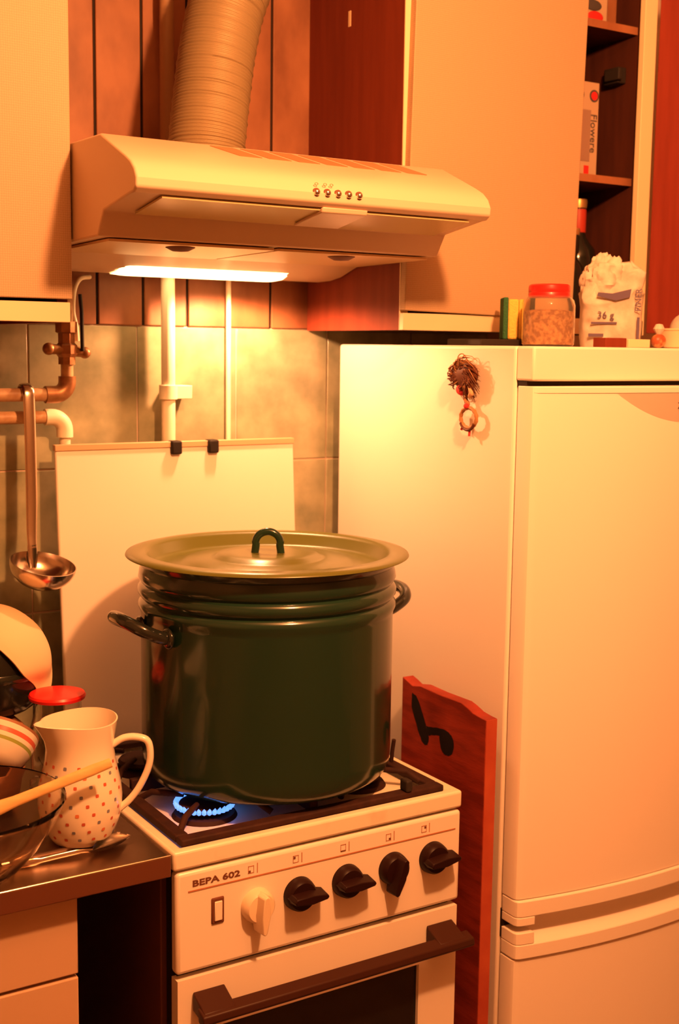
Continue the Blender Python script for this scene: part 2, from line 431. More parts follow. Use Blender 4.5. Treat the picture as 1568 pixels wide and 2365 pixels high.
# ventilation duct
path = smooth_path([(.2985, -.2245, 1.846), (.302, -.222, 1.88), (.314, -.214, 1.95), (.330, -.205, 2.03), (.355, -.195, 2.11), (.400, -.182, 2.19), (.47, -.165, 2.27), (.56, -.145, 2.335), (.66, -.10, 2.36), (.72, .0, 2.365)], 60)
L_ = 0; rads = []
for i, q in enumerate(path):
    if i: L_ += (path[i] - path[i - 1]).length
    ph = L_ / .0052
    rads.append(.0615 + .0009 * math.sin(2 * PI * ph) + (.0011 if (ph % 4) < .6 else 0))
duct = thing('vent_duct', 'ribbed flexible foil duct rising from the hood', 'duct', (.298, -.225, 1.838))
MB().tube(path, rads, 40).build('duct_hose', 'duct_foil', duct, ang=80)
MB().lathe([(.0575, 0), (.066, 0), (.066, .012), (.0575, .012)], (.298, -.225, 1.838), 40).build('collar', 'hood_enamel', duct)

# ------------------------------------------------------------------ pipes
p = thing('water_pipe', 'thick cream vertical pipe on the tiles behind stove', 'pipe', (.3135, -.038, .9))
MB().tube([(.3135, -.038, .88), (.3135, -.038, 1.70)], .0125, 20).build('pipe_run', 'pipe_paint', p)
MB().tube([(.3135, -.038, 1.448), (.3135, -.038, 1.474)], .0165, 20).box(.320, .358, -.044, -.001, 1.449, 1.473).build('clamp', 'pipe_paint', p, .001)
lab(MB().tube([(.3135, -.038, 1.70), (.3135, -.038, 2.55)], .0125, 20).build('upper_run', 'pipe_shaded', p), 'upper length of pipe coloured brown for duct shade')
tag(MB().tube([(.447, -.012, .88), (.447, -.012, 1.70)], .0048, 12).build('cable_conduit', 'pipe_paint'), 'thin white vertical conduit right of the thick pipe', 'conduit')
p = thing('gas_pipe', 'brown painted gas pipe with elbow and shut-off valve', 'pipe', (-.2, -.05, 1.459))
MB().tube([(-.65, -.05, 1.459), (.095, -.05, 1.459)], .0112, 18).build('pipe_run', 'pipe_old', p)
MB().tube([(.082, -.05, 1.459), (.095, -.05, 1.459)] + arc((.099, -.05, 1.481), .022, -PI / 2, 0, 8) + [(.121, -.05, 1.490)], .0148, 18).build('elbow', 'brass', p)
MB().tube([(.121, -.05, 1.488), (.121, -.05, 1.64)], .0105, 16).build('riser', 'pipe_old', p)
v = MB().lathe([(0, -.022), (.0150, -.022), (.0150, -.010), (.0195, -.004), (.0195, .010), (.0150, .014), (.0150, .030), (.0195, .032), (.0195, .050), (0, .050)], (.121, -.05, 1.532), 8).build('valve_body', 'brass', p, ang=20)
MB().tube([(.088, -.057, 1.536), (.104, -.056, 1.535), (.121, -.056, 1.534), (.150, -.056, 1.530)], [.009, .0085, .010, .008], 14).build('valve_stem', 'brass', v)
MB().sphere((.087, -.057, 1.536), .0105).build('valve_nut', 'brass', v)
MB().sphere((.151, -.056, 1.530), .010).build('valve_nut', 'brass', v)
MB().tube([(.143, -.066, 1.533), (.143, -.064, 1.60), (.142, -.060, 1.628)], .0034, 10).build('valve_lever', 'rubber', v)
p = thing('water_pipe', 'pale lower horizontal pipe bending down beneath the gas pipe', 'pipe', (-.2, -.034, 1.42))
MB().tube([(-.65, -.034, 1.42), (.091, -.034, 1.42)], .0110, 18).build('pipe_run', 'pipe_old', p)
MB().tube([(.086, -.034, 1.42), (.096, -.034, 1.42)] + arc((.098, -.034, 1.397), .023, PI / 2, 0, 8) + [(.121, -.034, 1.385)], .0142, 18).build('elbow', 'pipe_paint', p)
MB().tube([(.121, -.034, 1.39), (.121, -.034, 1.30)], .0095, 16).build('downpipe', 'pipe_paint', p)
tag(MB().tube(smooth_path([(.175, -.02, 1.66), (.152, -.035, 1.655), (.138, -.045, 1.635), (.134, -.048, 1.60), (.139, -.048, 1.575), (.142, -.045, 1.55)]), .0040, 10).build('power_cable', 'pipe_paint'), 'short pale cable curving down from the hood by the valve', 'cable')

# ladle
lad = thing('soup_ladle', 'steel ladle hanging from the gas pipe', 'ladle', (.045, -.07, 1.20))
hp = smooth_path([(.0478, -.035, 1.462), (.0478, -.042, 1.4735), (.0478, -.054, 1.4765), (.0476, -.066, 1.468), (.0472, -.071, 1.445), (.0465, -.076, 1.38), (.0455, -.080, 1.29), (.0430, -.085, 1.235), (.0420, -.090, 1.205)], 6)
n = len(hp)
MB().tube(hp, [.0098 if i < n * .75 else .0098 - .0022 * (i / n - .75) * 4 for i in range(n)], 14, flat=.22, up=(1, 0, 0)).build('handle', 'steel', lad)
R = .0545
bp_ = []
for i in range(11):
    a = PI / 2 * i / 10; bp_.append((R * math.sin(a), -R * .80 * math.cos(a)))
for i in range(11):
    a = PI / 2 * (1 - i / 10); bp_.append(((R - .0015) * math.sin(a), -(R - .0015) * .80 * math.cos(a) + .0003))
MB().lathe(bp_, seg=40).xf(Matrix.Translation((.044, -.138, 1.186)) @ Matrix.Rotation(math.radians(7), 4, 'Y') @ Matrix.Rotation(math.radians(14), 4, 'X')).build('bowl', 'steel', lad, ang=70)
MB().tube([(.042, -.089, 1.210), (.042, -.0905, 1.190), (.042, -.0925, 1.172)], [.0085, .0085, .006], 12, flat=.25, up=(1, 0, 0)).build('bracket', 'steel', lad)

# ------------------------------------------------------------------ stove
SX0, SX1, SF = .066, .566, -.600
st = thing('gas_stove', 'white four-burner gas stove with brown knobs', 'stove', (.316, -.34, 0))
box('body', (.069, .563, -.548, -.092, .05, .822), 'brown_enamel', st, .002)
box('side_groove', (.078, .554, -.584, -.547, .05, .822), 'dark_gap', st)
for x in (.09, .52):
    for y in (-.55, -.13): MB().lathe([(0, 0), (.018, 0), (.015, .05), (0, .05)], (x, y, 0), 16).build('foot', 'rubber', st)
# hob tray with sunk well
b = MB()
o0, o1, p0, p1 = SX0, SX1, -.600, -.090
i0, i1, q0, q1 = .083, .549, -.584, -.112
zt, zb, zw = .850, .822, .838
def ring(x0, x1, y0, y1, z): return [b.bm.verts.new(q) for q in ((x0, y0, z), (x1, y0, z), (x1, y1, z), (x0, y1, z))]
r0 = ring(o0, o1, p0, p1, zb); r1 = ring(o0, o1, p0, p1, zt); r2 = ring(i0, i1, q0, q1, zt); r3 = ring(i0 + .008, i1 - .008, q0 + .008, q1 - .008, zw)
for A, B in ((r0, r1), (r1, r2), (r2, r3)):
    for i in range(4): b.bm.faces.new((A[i], A[(i + 1) % 4], B[(i + 1) % 4], B[i]))
b.bm.faces.new(r3); b.bm.faces.new(r0[::-1])
b.build('hob_tray', 'enamel_stained', st, .0045, 3)
# pan grate
g = MB()
gz0, gz1 = .846, .857
g.box(.088, .544, -.580, -.559, gz0, gz1).box(.088, .544, -.137, -.116, gz0, gz1)
g.box(.088, .108, -.559, -.137, gz0, gz1).box(.524, .544, -.559, -.137, gz0, gz1)
g.build('grate_frame', 'iron', st, .0025)
BUR = [(.180, -.462), (.452, -.462), (.180, -.225), (.452, -.225)]
box('grate_bar', (.309, .323, -.559, -.137, .849, .871), 'iron', st, .002)
box('grate_bar', (.108, .309, -.352, -.340, .849, .871), 'iron', st, .002)
box('grate_bar', (.323, .524, -.352, -.340, .849, .871), 'iron', st, .002)
for (x, y) in BUR:
    for a in range(4):
        dx, dy = math.cos(a * PI / 2 + PI / 4), math.sin(a * PI / 2 + PI / 4)
        P = lambda r_, z_: (x + dx * r_, y + dy * r_, z_)
        MB().tube([P(.034, .8665), P(.062, .8665), P(.085, .866), P(.112 if y > -.3 else .106, .853)], [.004, .005, .005, .005], 10).build('grate_finger', 'iron', st)
    q = MB().lathe([(0, 0), (.050, 0), (.046, .006), (.030, .008), (.030, .012), (0, .012)], (x, y, .838), 32).build('burner', 'iron', st)
    MB().lathe([(.026, .012), (.039, .013), (.041, .017), (.038, .021), (0, .022)], (x, y, .838), 32).build('burner_cap', 'iron', q)
x, y = BUR[0]
fm = MB()
for k in range(34):
    a = 2 * PI * k / 34; dx, dy = math.cos(a), math.sin(a)
    fm.tube([(x + dx * .039, y + dy * .039, .8535), (x + dx * .0425, y + dy * .0425, .8560), (x + dx * .0445, y + dy * .0445, .8595), (x + dx * .045, y + dy * .045, .8635)], [.0026, .0040, .0034, .0004], 6)
fm.build('gas_flame', 'flame', st)
lab(bpy.data.objects['gas_flame'], 'blue gas flame ring')
box('rest_pad', (.470, .482, -.582, -.562, .857, .876), 'rubber', st, .003)
MB().tube([(.534, -.445, .852), (.534, -.447, .872), (.534, -.452, .897)], .0035, 8).build('grate_finger', 'iron', st)
# raised lid behind the hob
lid = MB().prism([(-.057, 1.372), (-.067, 1.372), (-.104, .856), (-.094, .856)], 'x', .092, .556)
ld_ = lid.build('raised_lid', 'enamel', st, .003, 3)
for x0 in (.303, .376):
    box('lid_buffer', (x0, x0 + .020, -.0780, -.0550, 1.352, 1.376), 'rubber', ld_, .003)
MB().prism([(-.0695, 1.3745), (-.0560, 1.3745), (-.0560, 1.364), (-.0700, 1.364)], 'x', .091, .557).build('lid_trim', 'lid_edge', ld_, .001)
for x0 in (.14, .47): MB().tube([(x0, -.098, .858), (x0 + .03, -.098, .858)], .008, 14).build('lid_hinge', 'chrome', ld_)
# control panel
pan = MB().prism([(.070, .6685), (.5645, .6685), (.5645, .8185), (.070, .8185)], 'y', -.600, -.580).build('control_panel', 'enamel', st, .006, 3)
box('panel_line', (.088, .553, -.6008, -.5998, .7885, .7905), 'print_line', pan)
text('lettering', 'BEPA 602', .0125, faceY(.0940, -.6003, .7958), 'print_brown', pan, sx=1.5, bold=.0003)
for k, x in enumerate((.182, .256, .338, .420, .487)):
    ic = MB()
    for (a0, a1, c0, c1) in ((0, .0095, 0, .0008), (0, .0095, .0102, .011), (0, .0008, 0, .011), (.0088, .0095, 0, .011)):
        ic.box(x + a0, x + a1, -.6005, -.5998, .7955 + c0, .7955 + c1)
    ic.build('burner_icon', 'print_line', pan)
    box('icon_mark', (x + .0145, x + .0157, -.6005, -.5998, .794, .809), 'print_line', pan)
    if k != 2:
        ox, oz = ((.001, .001), (.001, .006), 0, (.0055, .001), (.0055, .006))[k]
        box('icon_dot', (x + ox, x + ox + .0032, -.6006, -.5998, .7955 + oz, .7955 + oz + .0032), 'print_brown', pan)
    else:
        box('icon_dot', (x + .0005, x + .009, -.6006, -.5998, .7955, .7972), 'print_brown', pan)
sw = MB().prism([(.1235, .733), (.1435, .733), (.1435, .772), (.1235, .772)], 'y', -.6025, -.5985).build('switch', 'print_brown', pan, .002)
box('switch_button', (.1275, .1395, -.6045, -.6020, .738, .767), 'enamel', sw, .002)
KN = [(.196, 268, 'knob_light'), (.266, -3, 'knob_dark'), (.349, -3, 'knob_dark'), (.433, -105, 'knob_dark'), (.509, 2, 'knob_dark')]
for i, (x, ang, mt) in enumerate(KN):
    z = .7460 + .0014 * i
    M = Matrix.Translation((x, -.600, z)) @ Matrix.Rotation(PI / 2, 4, 'X')
    k_ = MB().lathe([(0, 0), (.0255, 0), (.0250, .006), (.0235, .013), (.0205, .0165), (0, .0175)], seg=36).xf(M).build('knob', mt, pan)
    a = math.radians(ang)
    gm = MB()
    poly = [(-.021, .0085), (-.0245, 0), (-.021, -.0085), (.008, -.0115), (.0345, -.0065), (.0375, 0), (.0345, .0065), (.008, .0115)]
    lo_p = [gm.bm.verts.new((q[0], q[1], .006)) for q in poly]
    hi_p = [gm.bm.verts.new((q[0] * .97, q[1] * .55, .033 - .003 * (q[0] > .02))) for q in poly]
    for j in range(8): gm.bm.faces.new((lo_p[j], lo_p[(j + 1) % 8], hi_p[(j + 1) % 8], hi_p[j]))
    gm.bm.faces.new(hi_p); gm.bm.faces.new(lo_p[::-1])
    gm.xf(M @ Matrix.Rotation(a, 4, 'Z')).build('knob_grip', mt, k_, .0015)
# oven door
od = MB()
ox0, ox1, oz0, oz1 = .0715, .5605, .12, .6605
wx0, wx1, wz0, wz1 = .128, .488, .22, .578
for (a, b_, c, d) in ((ox0, ox1, wz1, oz1), (ox0, ox1, oz0, wz0), (ox0, wx0, wz0, wz1), (wx1, ox1, wz0, wz1)):
    od.box(a, b_, -.600, -.580, c, d)
odo = od.build('oven_door', 'enamel', st)
box('oven_window', (wx0 - .003, wx1 + .003, -.5935, -.5805, wz0 - .003, wz1 + .003), 'oven_glass', odo)
box('kick_panel', (.0715, .5605, -.585, -.574, .05, .112), 'enamel', st, .002)
h = MB().prism([(-.624, .628), (-.6445, .6225), (-.6465, .6120), (-.6400, .6065), (-.628, .6085)], 'x', .090, .563).build('door_handle', 'handle_brown', odo, .002)
for x0 in (.094, .500): MB().prism([(-.601, .640), (-.601, .612), (-.640, .606), (-.640, .624)], 'x', x0, x0 + .050).build('handle_mount', 'handle_brown', h, .002)

# ------------------------------------------------------------------ stock pot
PX, PY, PZ = .323, -.396, .8722
pot = thing('stock_pot', 'huge dark green enamel stock pot with lid on the stove', 'pot', (PX, PY, PZ))
pf = [(0, 0), (.178, 0), (.188, .003), (.1945, .010), (.1985, .022), (.1995, .04), (.1995, .255), (.2005, .262), (.2040, .270), (.2035, .276), (.2000, .280), (.1975, .2825), (.2000, .285), (.2040, .291), (.2045, .298), (.2010, .3035), (.1975, .3065),
      (.2000, .3095), (.2035, .316), (.2020, .326), (.1990, .334), (.2060, .343), (.2080, .347), (.2050, .349), (.197, .347), (.196, .30), (.196, .02), (.18, .004), (0, .004)]
MB().lathe(pf, (PX, PY, PZ), 96).build('pot_body', 'green_enamel', pot, ang=50)
for az in (182, 2):
    a = math.radians(az); ca, sa = math.cos(a), math.sin(a)
    def hpnt(rad, tan, z): return (PX + ca * rad - sa * tan, PY + sa * rad + ca * tan, PZ + z)
    hp = smooth_path([hpnt(.195, -.048, .242), hpnt(.213, -.050, .247), hpnt(.238, -.046, .259), hpnt(.252, -.026, .268), hpnt(.256, 0, .271), hpnt(.252, .026, .268), hpnt(.238, .046, .259), hpnt(.213, .050, .247), hpnt(.195, .048, .242)], 6)
    MB().tube(hp, .0098, 16).build('pot_handle', 'black_enamel', pot)
    for tt in (-.048, .048):
        MB().sphere(hpnt(.199, tt, .243), (.006 + .010 * abs(sa), .006 + .012 * abs(ca), .016)).build('handle_plate', 'black_enamel', pot)
lz = PZ + .348
pl_ = MB().lathe([(0, .0005), (.050, .0015), (.078, .0005), (.084, -.004), (.092, -.0055), (.128, -.008), (.136, -.012), (.160, -.0165), (.176, -.0175), (.183, -.013), (.1885, .001), (.195, .0065), (.212, .0060), (.2225, .0035), (.2235, .0012), (.2220, .0002),
            (.205, .0022), (.196, .0012), (.1905, -.006), (.184, -.019), (.160, -.020), (0, -.003)], (PX, PY, lz), 96).build('pot_lid', 'green_lid', pot, ang=60)
lk = [(PX - .021 * .85, PY + .021 * .53, lz - .002)]
for i in range(13):
    a = PI + .25 - (PI + .5) * i / 12
    q = .0195 * math.cos(a); lk.append((PX + q * .85, PY - q * .53, lz + .017 + .0175 * math.sin(a)))
lk.append((PX + .021 * .85, PY - .021 * .53, lz - .002))
MB().tube(smooth_path(lk, 4), .0062, 12).build('lid_handle', 'green_enamel', pl_)

# ------------------------------------------------------------------ fridge
FX0, FX1, FZ = .672, 1.272, 1.551
fr = thing('refrigerator', 'tall white two-door fridge-freezer right of the stove', 'refrigerator', (.972, -.30, 0))
box('cabinet_body', (FX0, FX1, -.570, -.042, .045, FZ), 'fridge_white', fr, .005, 3)
for x in (.70, 1.24):
    for y in (-.53, -.09): MB().lathe([(0, 0), (.02, 0), (.016, .05), (0, .05)], (x, y, 0), 16).build('foot', 'rubber', fr)
def fplan(off=0., x0=FX0 + .003, x1=FX1 - .003, back=-.574, e=.034, bulge=.030):
    mid = (x0 + x1) / 2; hw = (x1 - x0) / 2; P = [(x0, back), (x0, back - e + .006 - off)]
    P += [(x0 + .0025, back - e + .001 - off), (x0 + .008, back - e - .0025 - off)]
    n_ = 28
    for i in range(n_ + 1):
        x = x0 + .014 + (2 * hw - .028) * i / n_
        P.append((x, back - e - .004 - off - bulge * (1 - ((x - mid) / (hw - .014)) ** 2)))
    P += [(x1 - .008, back - e - .0025 - off), (x1 - .0025, back - e + .001 - off), (x1, back - e + .006 - off), (x1, back)]
    return P
def fy(x, off=0.):
    mid = (FX0 + FX1) / 2; hw = (FX1 - FX0) / 2 - .017
    return -.574 - .038 - off - .030 * (1 - ((x - mid) / hw) ** 2)
box('top_panel', (FX0 + .001, FX1 - .001, -.612, -.5705, 1.4965, FZ), 'fridge_white', fr, .004, 3)
box('door_gap', (FX0 + .004, FX1 - .004, -.594, -.571, 1.4865, 1.4975), 'dark_gap', fr)
up = MB().prism(fplan(), 'z', .6435, 1.4885).build('upper_door', 'fridge_white', fr, .0012, ang=30)
MB().prism(fplan(.0012, FX0 + .0045, FX1 - .0045), 'z', 1.4775, 1.4880).build('door_cap', 'fridge_white', up, .001, ang=30)
MB().prism(fplan(.0045), 'z', .6130, .6425).build('lower_band', 'fridge_white', up, .0025, ang=30)
def foot_band(name, x0, x1, z0, z1, off, par):
    P = [q for q in fplan(off) if x0 - 1e-6 <= q[0] <= x1 + 1e-6 and q[1] < -.5745]
    P = [(P[0][0], -.575)] + P + [(P[-1][0], -.575)]
    return MB().prism(P, 'z', z0, z1).build(name, 'fridge_white', par, .0015, ang=30)
foot_band('band_end', FX0, .728, .5985, .6135, .0045, up)
foot_band('band_end', 1.216, FX1, .5985, .6135, .0045, up)
lw = MB().prism(fplan(), 'z', .09, .5375).build('lower_door', 'fridge_white', fr, .0012, ang=30)
MB().prism(fplan(.0040), 'z', .5395, .5660).build('upper_band', 'fridge_white', lw, .0025, ang=30)
foot_band('band_end', FX0, .728, .5655, .5865, .0040, lw)
foot_band('band_end', 1.216, FX1, .5655, .5865, .0040, lw)
# scooped grip between the doors
rows = []
for i in range(31):
    x = .712 + (1.232 - .712) * i / 30; y = fy(x, .004); row = []
    for (dy, z) in ((.0015, .5655), (.014, .571), (.027, .580), (.0345, .593), (.0348, .6145)): row.append((x, y + dy, z))
    rows.append(row)
b = MB(); b.quad_grid(rows); b.build('grip_recess', 'fridge_white', lw, ang=60)
box('recess_back', (FX0 + .004, FX1 - .004, -.5775, -.5705, .566, .616), 'dark_gap', fr)
# badge panel and lettering
rows = []
for i in range(25):
    t = -1 + 2 * i / 24; x = .985 + .155 * t
    y = fy(x) - .0003
    z1 = 1.4782; z0 = 1.4782 - .0495 * (1 - t * t)
    rows.append([(x, y, z0), (x, y, z1)])
b = MB(); b.quad_grid(rows); bmesh.ops.solidify(b.bm, geom=b.bm.faces[:], thickness=.0004); b.build('badge', 'fridge_badge', up)
text('lettering', 'ZANUSSI', .0150, faceY(.9625, fy(.99) - .0009, 1.4515), 'print_brown', up, sx=.85)
# ornament on the fridge flank
mg = thing('fridge_magnet', 'shaggy brown hair magnet with red ribbon on fridge side', 'magnet', (.671, -.455, 1.43))
def strands(name, mt, n, c, spread, length, rad, curl):
    b = MB()
    for k in range(n):
        a = random.uniform(-.35 * PI, 1.35 * PI) if spread else random.uniform(0, 2 * PI)
        u = random.uniform(.15, 1); yy = c[1] + .020 * u * math.cos(a); zz = c[2] + .014 * u * math.sin(a)
        L2 = length * random.uniform(.7, 1.2); aa = a + random.uniform(-.6, .6)
        pts = []
        for s_ in range(5):
            t = s_ / 4
            pts.append((.668 - .016 * math.sin(PI * min(1, t * .8 + .15)) - random.uniform(0, .003), yy + L2 * t * math.cos(aa + curl * t) + random.uniform(-.001, .001), zz + L2 * t * math.sin(aa + curl * t) - .012 * t * t))
        b.tube(pts, [rad, rad, rad * .9, rad * .7, rad * .3], 5, caps=False)
    return b.build(name, mt, mg)
MB().sphere((.661, -.452, 1.503), (.011, .036, .022), 20, 12).build('hair_cap', 'hair', mg)
o = strands('hair_tuft', 'hair', 150, (.66, -.452, 1.502), True, .026, .0011, .9); o['kind'] = 'stuff'
o = strands('hair_wisps', 'hair_light', 45, (.66, -.455, 1.508), True, .030, .0008, 1.6); o['kind'] = 'stuff'
MB().tube(smooth_path([(.664, -.432, 1.516), (.658, -.438, 1.532), (.657, -.452, 1.537), (.660, -.462, 1.526), (.664, -.460, 1.516)]), .0009, 6).build('hair_loop', 'hair_light', mg)
MB().sphere((.660, -.449, 1.478), (.008, .014, .010)).build('ribbon', 'felt_red', mg)
MB().tube(smooth_path([(.660, -.462, 1.488), (.656, -.474, 1.486), (.657, -.478, 1.474), (.661, -.470, 1.468)]), .0045, 8).build('ribbon_loop', 'felt_tan', mg)
MB().tube(smooth_path([(.662, -.462, 1.472), (.660, -.458, 1.463), (.661, -.464, 1.456), (.662, -.460, 1.450)]), .0035, 8).build('cord_knot', 'hair_light', mg)
MB().sphere((.658, -.464, 1.4515), .0048).build('bead', 'felt_red', mg)
MB().tube([(.661, -.467 + .021 * math.cos(2 * PI * k / 24), 1.432 + .0165 * math.sin(2 * PI * k / 24)) for k in range(24)], [.0028 + .0009 * (k % 2) for k in range(24)], 8, closed=True).build('braided_ring', 'hair_light', mg)
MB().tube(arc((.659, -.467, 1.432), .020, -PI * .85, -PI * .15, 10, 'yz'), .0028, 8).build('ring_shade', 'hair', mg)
MB().tube([(.662, -.452, 1.418), (.660, -.449, 1.411)], .0022, 6).tube([(.662, -.470, 1.414), (.660, -.471, 1.402)], .0022, 6).build('ribbon_tail', 'felt_red', mg)

# ------------------------------------------------------------------ wooden board beside stove
bd = thing('wooden_board', 'red-brown scorched board standing between stove and fridge', 'board', (.636, -.45, 0))
b = MB()
prof = [(-.582, 0), (-.582, .951), (-.566, .952), (-.548, .954), (-.53, .960), (-.515, .9635), (-.45, .9625), (-.40, .9640), (-.375, .9590), (-.360, .9640), (-.345, .9680), (-.344, 0)]
b.prism(prof, 'x', .624, .647).build('plank_body', 'board_wood', bd, .0012)
b = MB(); b.prism([(-.5826, .002), (-.5826, .9505), (-.5818, .9505), (-.5818, .002)], 'x', .6245, .6465).build('front_edge', 'board_edge_lit', bd)
def blot(pts, name='scorch_mark'):
    b = MB(); c = b.bm.verts.new((.6234, sum(q[0] for q in pts) / len(pts), sum(q[1] for q in pts) / len(pts)))
    P = smooth_path([(.6234, *q) for q in pts + pts[:1]], 4)[:-1]
    V = [b.bm.verts.new((.6236, q.y + random.uniform(-.0008, .0008), q.z + random.uniform(-.0008, .0008))) for q in P]
    for i in range(len(V)): b.bm.faces.new((c, V[i], V[(i + 1) % len(V)]))
    b.build(name, 'burn', bd)
blot([(-.376, .947), (-.390, .942), (-.402, .928), (-.411, .912), (-.420, .896), (-.428, .880), (-.424, .866), (-.411, .866), (-.396, .884), (-.384, .905), (-.375, .926)])
blot([(-.462, .905), (-.480, .905), (-.495, .897), (-.499, .880), (-.492, .868), (-.480, .863), (-.466, .868), (-.458, .886)])
blot([(-.420, .898), (-.445, .902), (-.470, .904), (-.470, .892), (-.45, .890), (-.424, .884)])

# ------------------------------------------------------------------ worktop and base cabinet
wt = thing('worktop', 'brown steel worktop left of the stove', 'worktop', (-.4, -.3, .817))
b = MB()
b.box(-1.15, .0625, -.596, -.006, .8185, .8455)
b.build('worktop_panel', 'steel_top', wt, .002)
lp = box('front_lip', (-1.15, .0625, -.6005, -.594, .817, .848), 'steel_edge', wt, .0018)
lab(MB().tube([(-1.15, -.5985, .8472), (.0620, -.5985, .8472)], .0021, 10).build('lip_highlight', 'steel', lp), 'bright steel bead added as lip highlight')  # thin brighter bead added to draw the highlight along the lip
ri = [(-.9, -.50), (-.05, -.50), (.0, -.488), (.024, -.462), (.034, -.42), (.034, -.25), (.034, -.10)]
MB().tube(smooth_path([(q[0], q[1], .8455) for q in ri], 5), .0028, 8).build('pressed_rim', 'steel_top', wt)
bc = thing('base_cabinet', 'cream base cabinet with drawer under the worktop', 'cabinet', (-.6, -.3, 0))
box('side_panel', (-.079, -.063, -.551, -.01, .05, .8165), 'brown_enamel', bc)
box('side_panel', (-1.15, -1.134, -.551, -.01, .05, .8165), 'brown_enamel', bc)
box('back_panel', (-1.134, -.079, -.02, -.01, .05, .8165), 'hardboard', bc)
box('bottom_panel', (-1.134, -.079, -.551, -.02, .05, .07), 'hardboard', bc)
box('plinth', (-1.15, -.063, -.50, -.48, 0, .05), 'brown_enamel', bc)
for x0, x1 in ((-.61, -.0615), (-1.15, -.614)):
    dr = box('drawer', (x0, x1, -.570, -.552, .6955, .8145), 'drawer_front', bc, .002)
    dd = box('door', (x0, x1, -.570, -.552, .06, .6905), 'drawer_front', bc, .002)
    xm = (x0 + x1) / 2
    MB().tube([(xm - .05, -.570, .765), (xm - .05, -.591, .765), (xm + .05, -.591, .765), (xm + .05, -.570, .765)], .004, 8).build('handle', 'chrome', dr)
    MB().tube([(xm - .05, -.570, .66), (xm - .05, -.591, .66), (xm + .05, -.591, .66), (xm + .05, -.570, .66)], .004, 8).build('handle', 'chrome', dd)

CZ = .8457
# jug
JX, JY = -.020, -.474
jug = thing('milk_jug', 'white porcelain jug with tiny coloured dots beside the stove', 'jug', (JX, JY, CZ))
jp = [(0, 0), (.036, 0), (.041, .002), (.047, .012), (.0540, .030), (.0578, .050), (.0585, .066), (.0565, .084), (.0525, .102), (.0490, .120), (.0475, .136), (.0485, .152), (.0510, .166), (.0530, .178)]
def jr(h):
    for (r0_, z0_), (r1_, z1_) in zip(jp[1:], jp[2:]):
        if z0_ <= h <= z1_: return r0_ + (r1_ - r0_) * (h - z0_) / (z1_ - z0_)
    return jp[-1][0]
SP = math.radians(205)
def jpt(r, h, a):
    k = max(0, (h - .120) / .058)
    d = math.cos(a - SP); lip = max(0, d) ** 10
    rr_ = r + .026 * lip * k ** 1.5
    zz = h + (.006 * lip + .004 * abs(math.cos(a - SP)) ** 2 - .004) * k
    return (JX + rr_ * math.cos(a), JY + rr_ * math.sin(a), CZ + zz)
prof2 = jp[1:] + [(.0510, .1785), (.0490, .166), (.0465, .150), (.0455, .136), (.047, .12), (.0505, .102), (.0545, .084), (.0565, .066), (.0555, .05), (.052, .032), (.044, .014), (.030, .006)]
rows = [[jpt(r, h, 2 * PI * k / 72) for k in range(72)] for r, h in prof2]
b = MB(); vv = b.quad_grid(rows, closed_u=True); b.bm.faces.new(vv[0][::-1]); b.bm.faces.new(vv[-1])
b.build('jug_body', 'porcelain', jug, ang=60)
ha = math.radians(-28)
def jh(r, z): return (JX + r * math.cos(ha), JY + r * math.sin(ha), CZ + z)
MB().tube(smooth_path([jh(.046, .138), jh(.060, .147), jh(.078, .149), jh(.0945, .143), jh(.0985, .123), jh(.0950, .102), jh(.083, .076), jh(.070, .058), jh(.055, .044)], 6), .0050, 14, flat=1.3).build('jug_handle', 'porcelain', jug)
dots = {'dot_red': MB(), 'dot_blue': MB(), 'dot_orange': MB()}
for i, h in enumerate([.016 + .0128 * k for k in range(9)]):
    r = jr(h); nn = 16
    slope = (jr(h + .003) - jr(h - .003)) / .006
    for k in range(nn):
        a = 2 * PI * (k + .5 * (i % 2)) / nn + .05 * i
        if abs((a - ha + PI) % (2 * PI) - PI) < .12: continue
        mt = ('dot_red', 'dot_orange', 'dot_red', 'dot_blue')[(k + 2 * (i // 2) + (i % 2)) % 4] if i % 2 else ('dot_red', 'dot_red', 'dot_blue')[(k + i) % 3]
        c = Vector(jpt(r, h, a)); nrm = Vector((math.cos(a), math.sin(a), -slope)).normalized()
        t1 = Vector((-math.sin(a), math.cos(a), 0)); t2 = nrm.cross(t1)
        bb = dots[mt].bm; ss = .0030 if mt != 'dot_orange' else .0033
        dots[mt].bm.faces.new([bb.verts.new(c + nrm * .00035 + (t1 * math.cos(PI / 4 * q) + t2 * math.sin(PI / 4 * q)) * ss * (1 if q % 2 else .82)) for q in range(8)])
for k, b in dots.items():
    o = b.build('dot_print', k, jug); o['kind'] = 'stuff'
# jar with red lid on the worktop
jar = thing('glass_jar', 'glass jar with flat red lid behind the dotted jug', 'jar', (.021, -.262, CZ))
jx, jy = .021, -.262
MB().lathe([(0, 0), (.038, 0), (.042, .005), (.042, .104), (.038, .119), (.037, .148), (.0345, .148), (.0355, .118), (.0395, .102), (.0395, .008), (.036, .004), (0, .004)], (jx, jy, CZ), 40).build('jar_body', 'glass', jar)
MB().lathe([(0, .157), (.037, .157), (.0425, .1555), (.0445, .152), (.0435, .1475), (.0400, .146), (.0390, .148), (.0385, .152), (0, .1525)], (jx, jy, CZ), 40).build('jar_lid', 'red_plastic', jar)
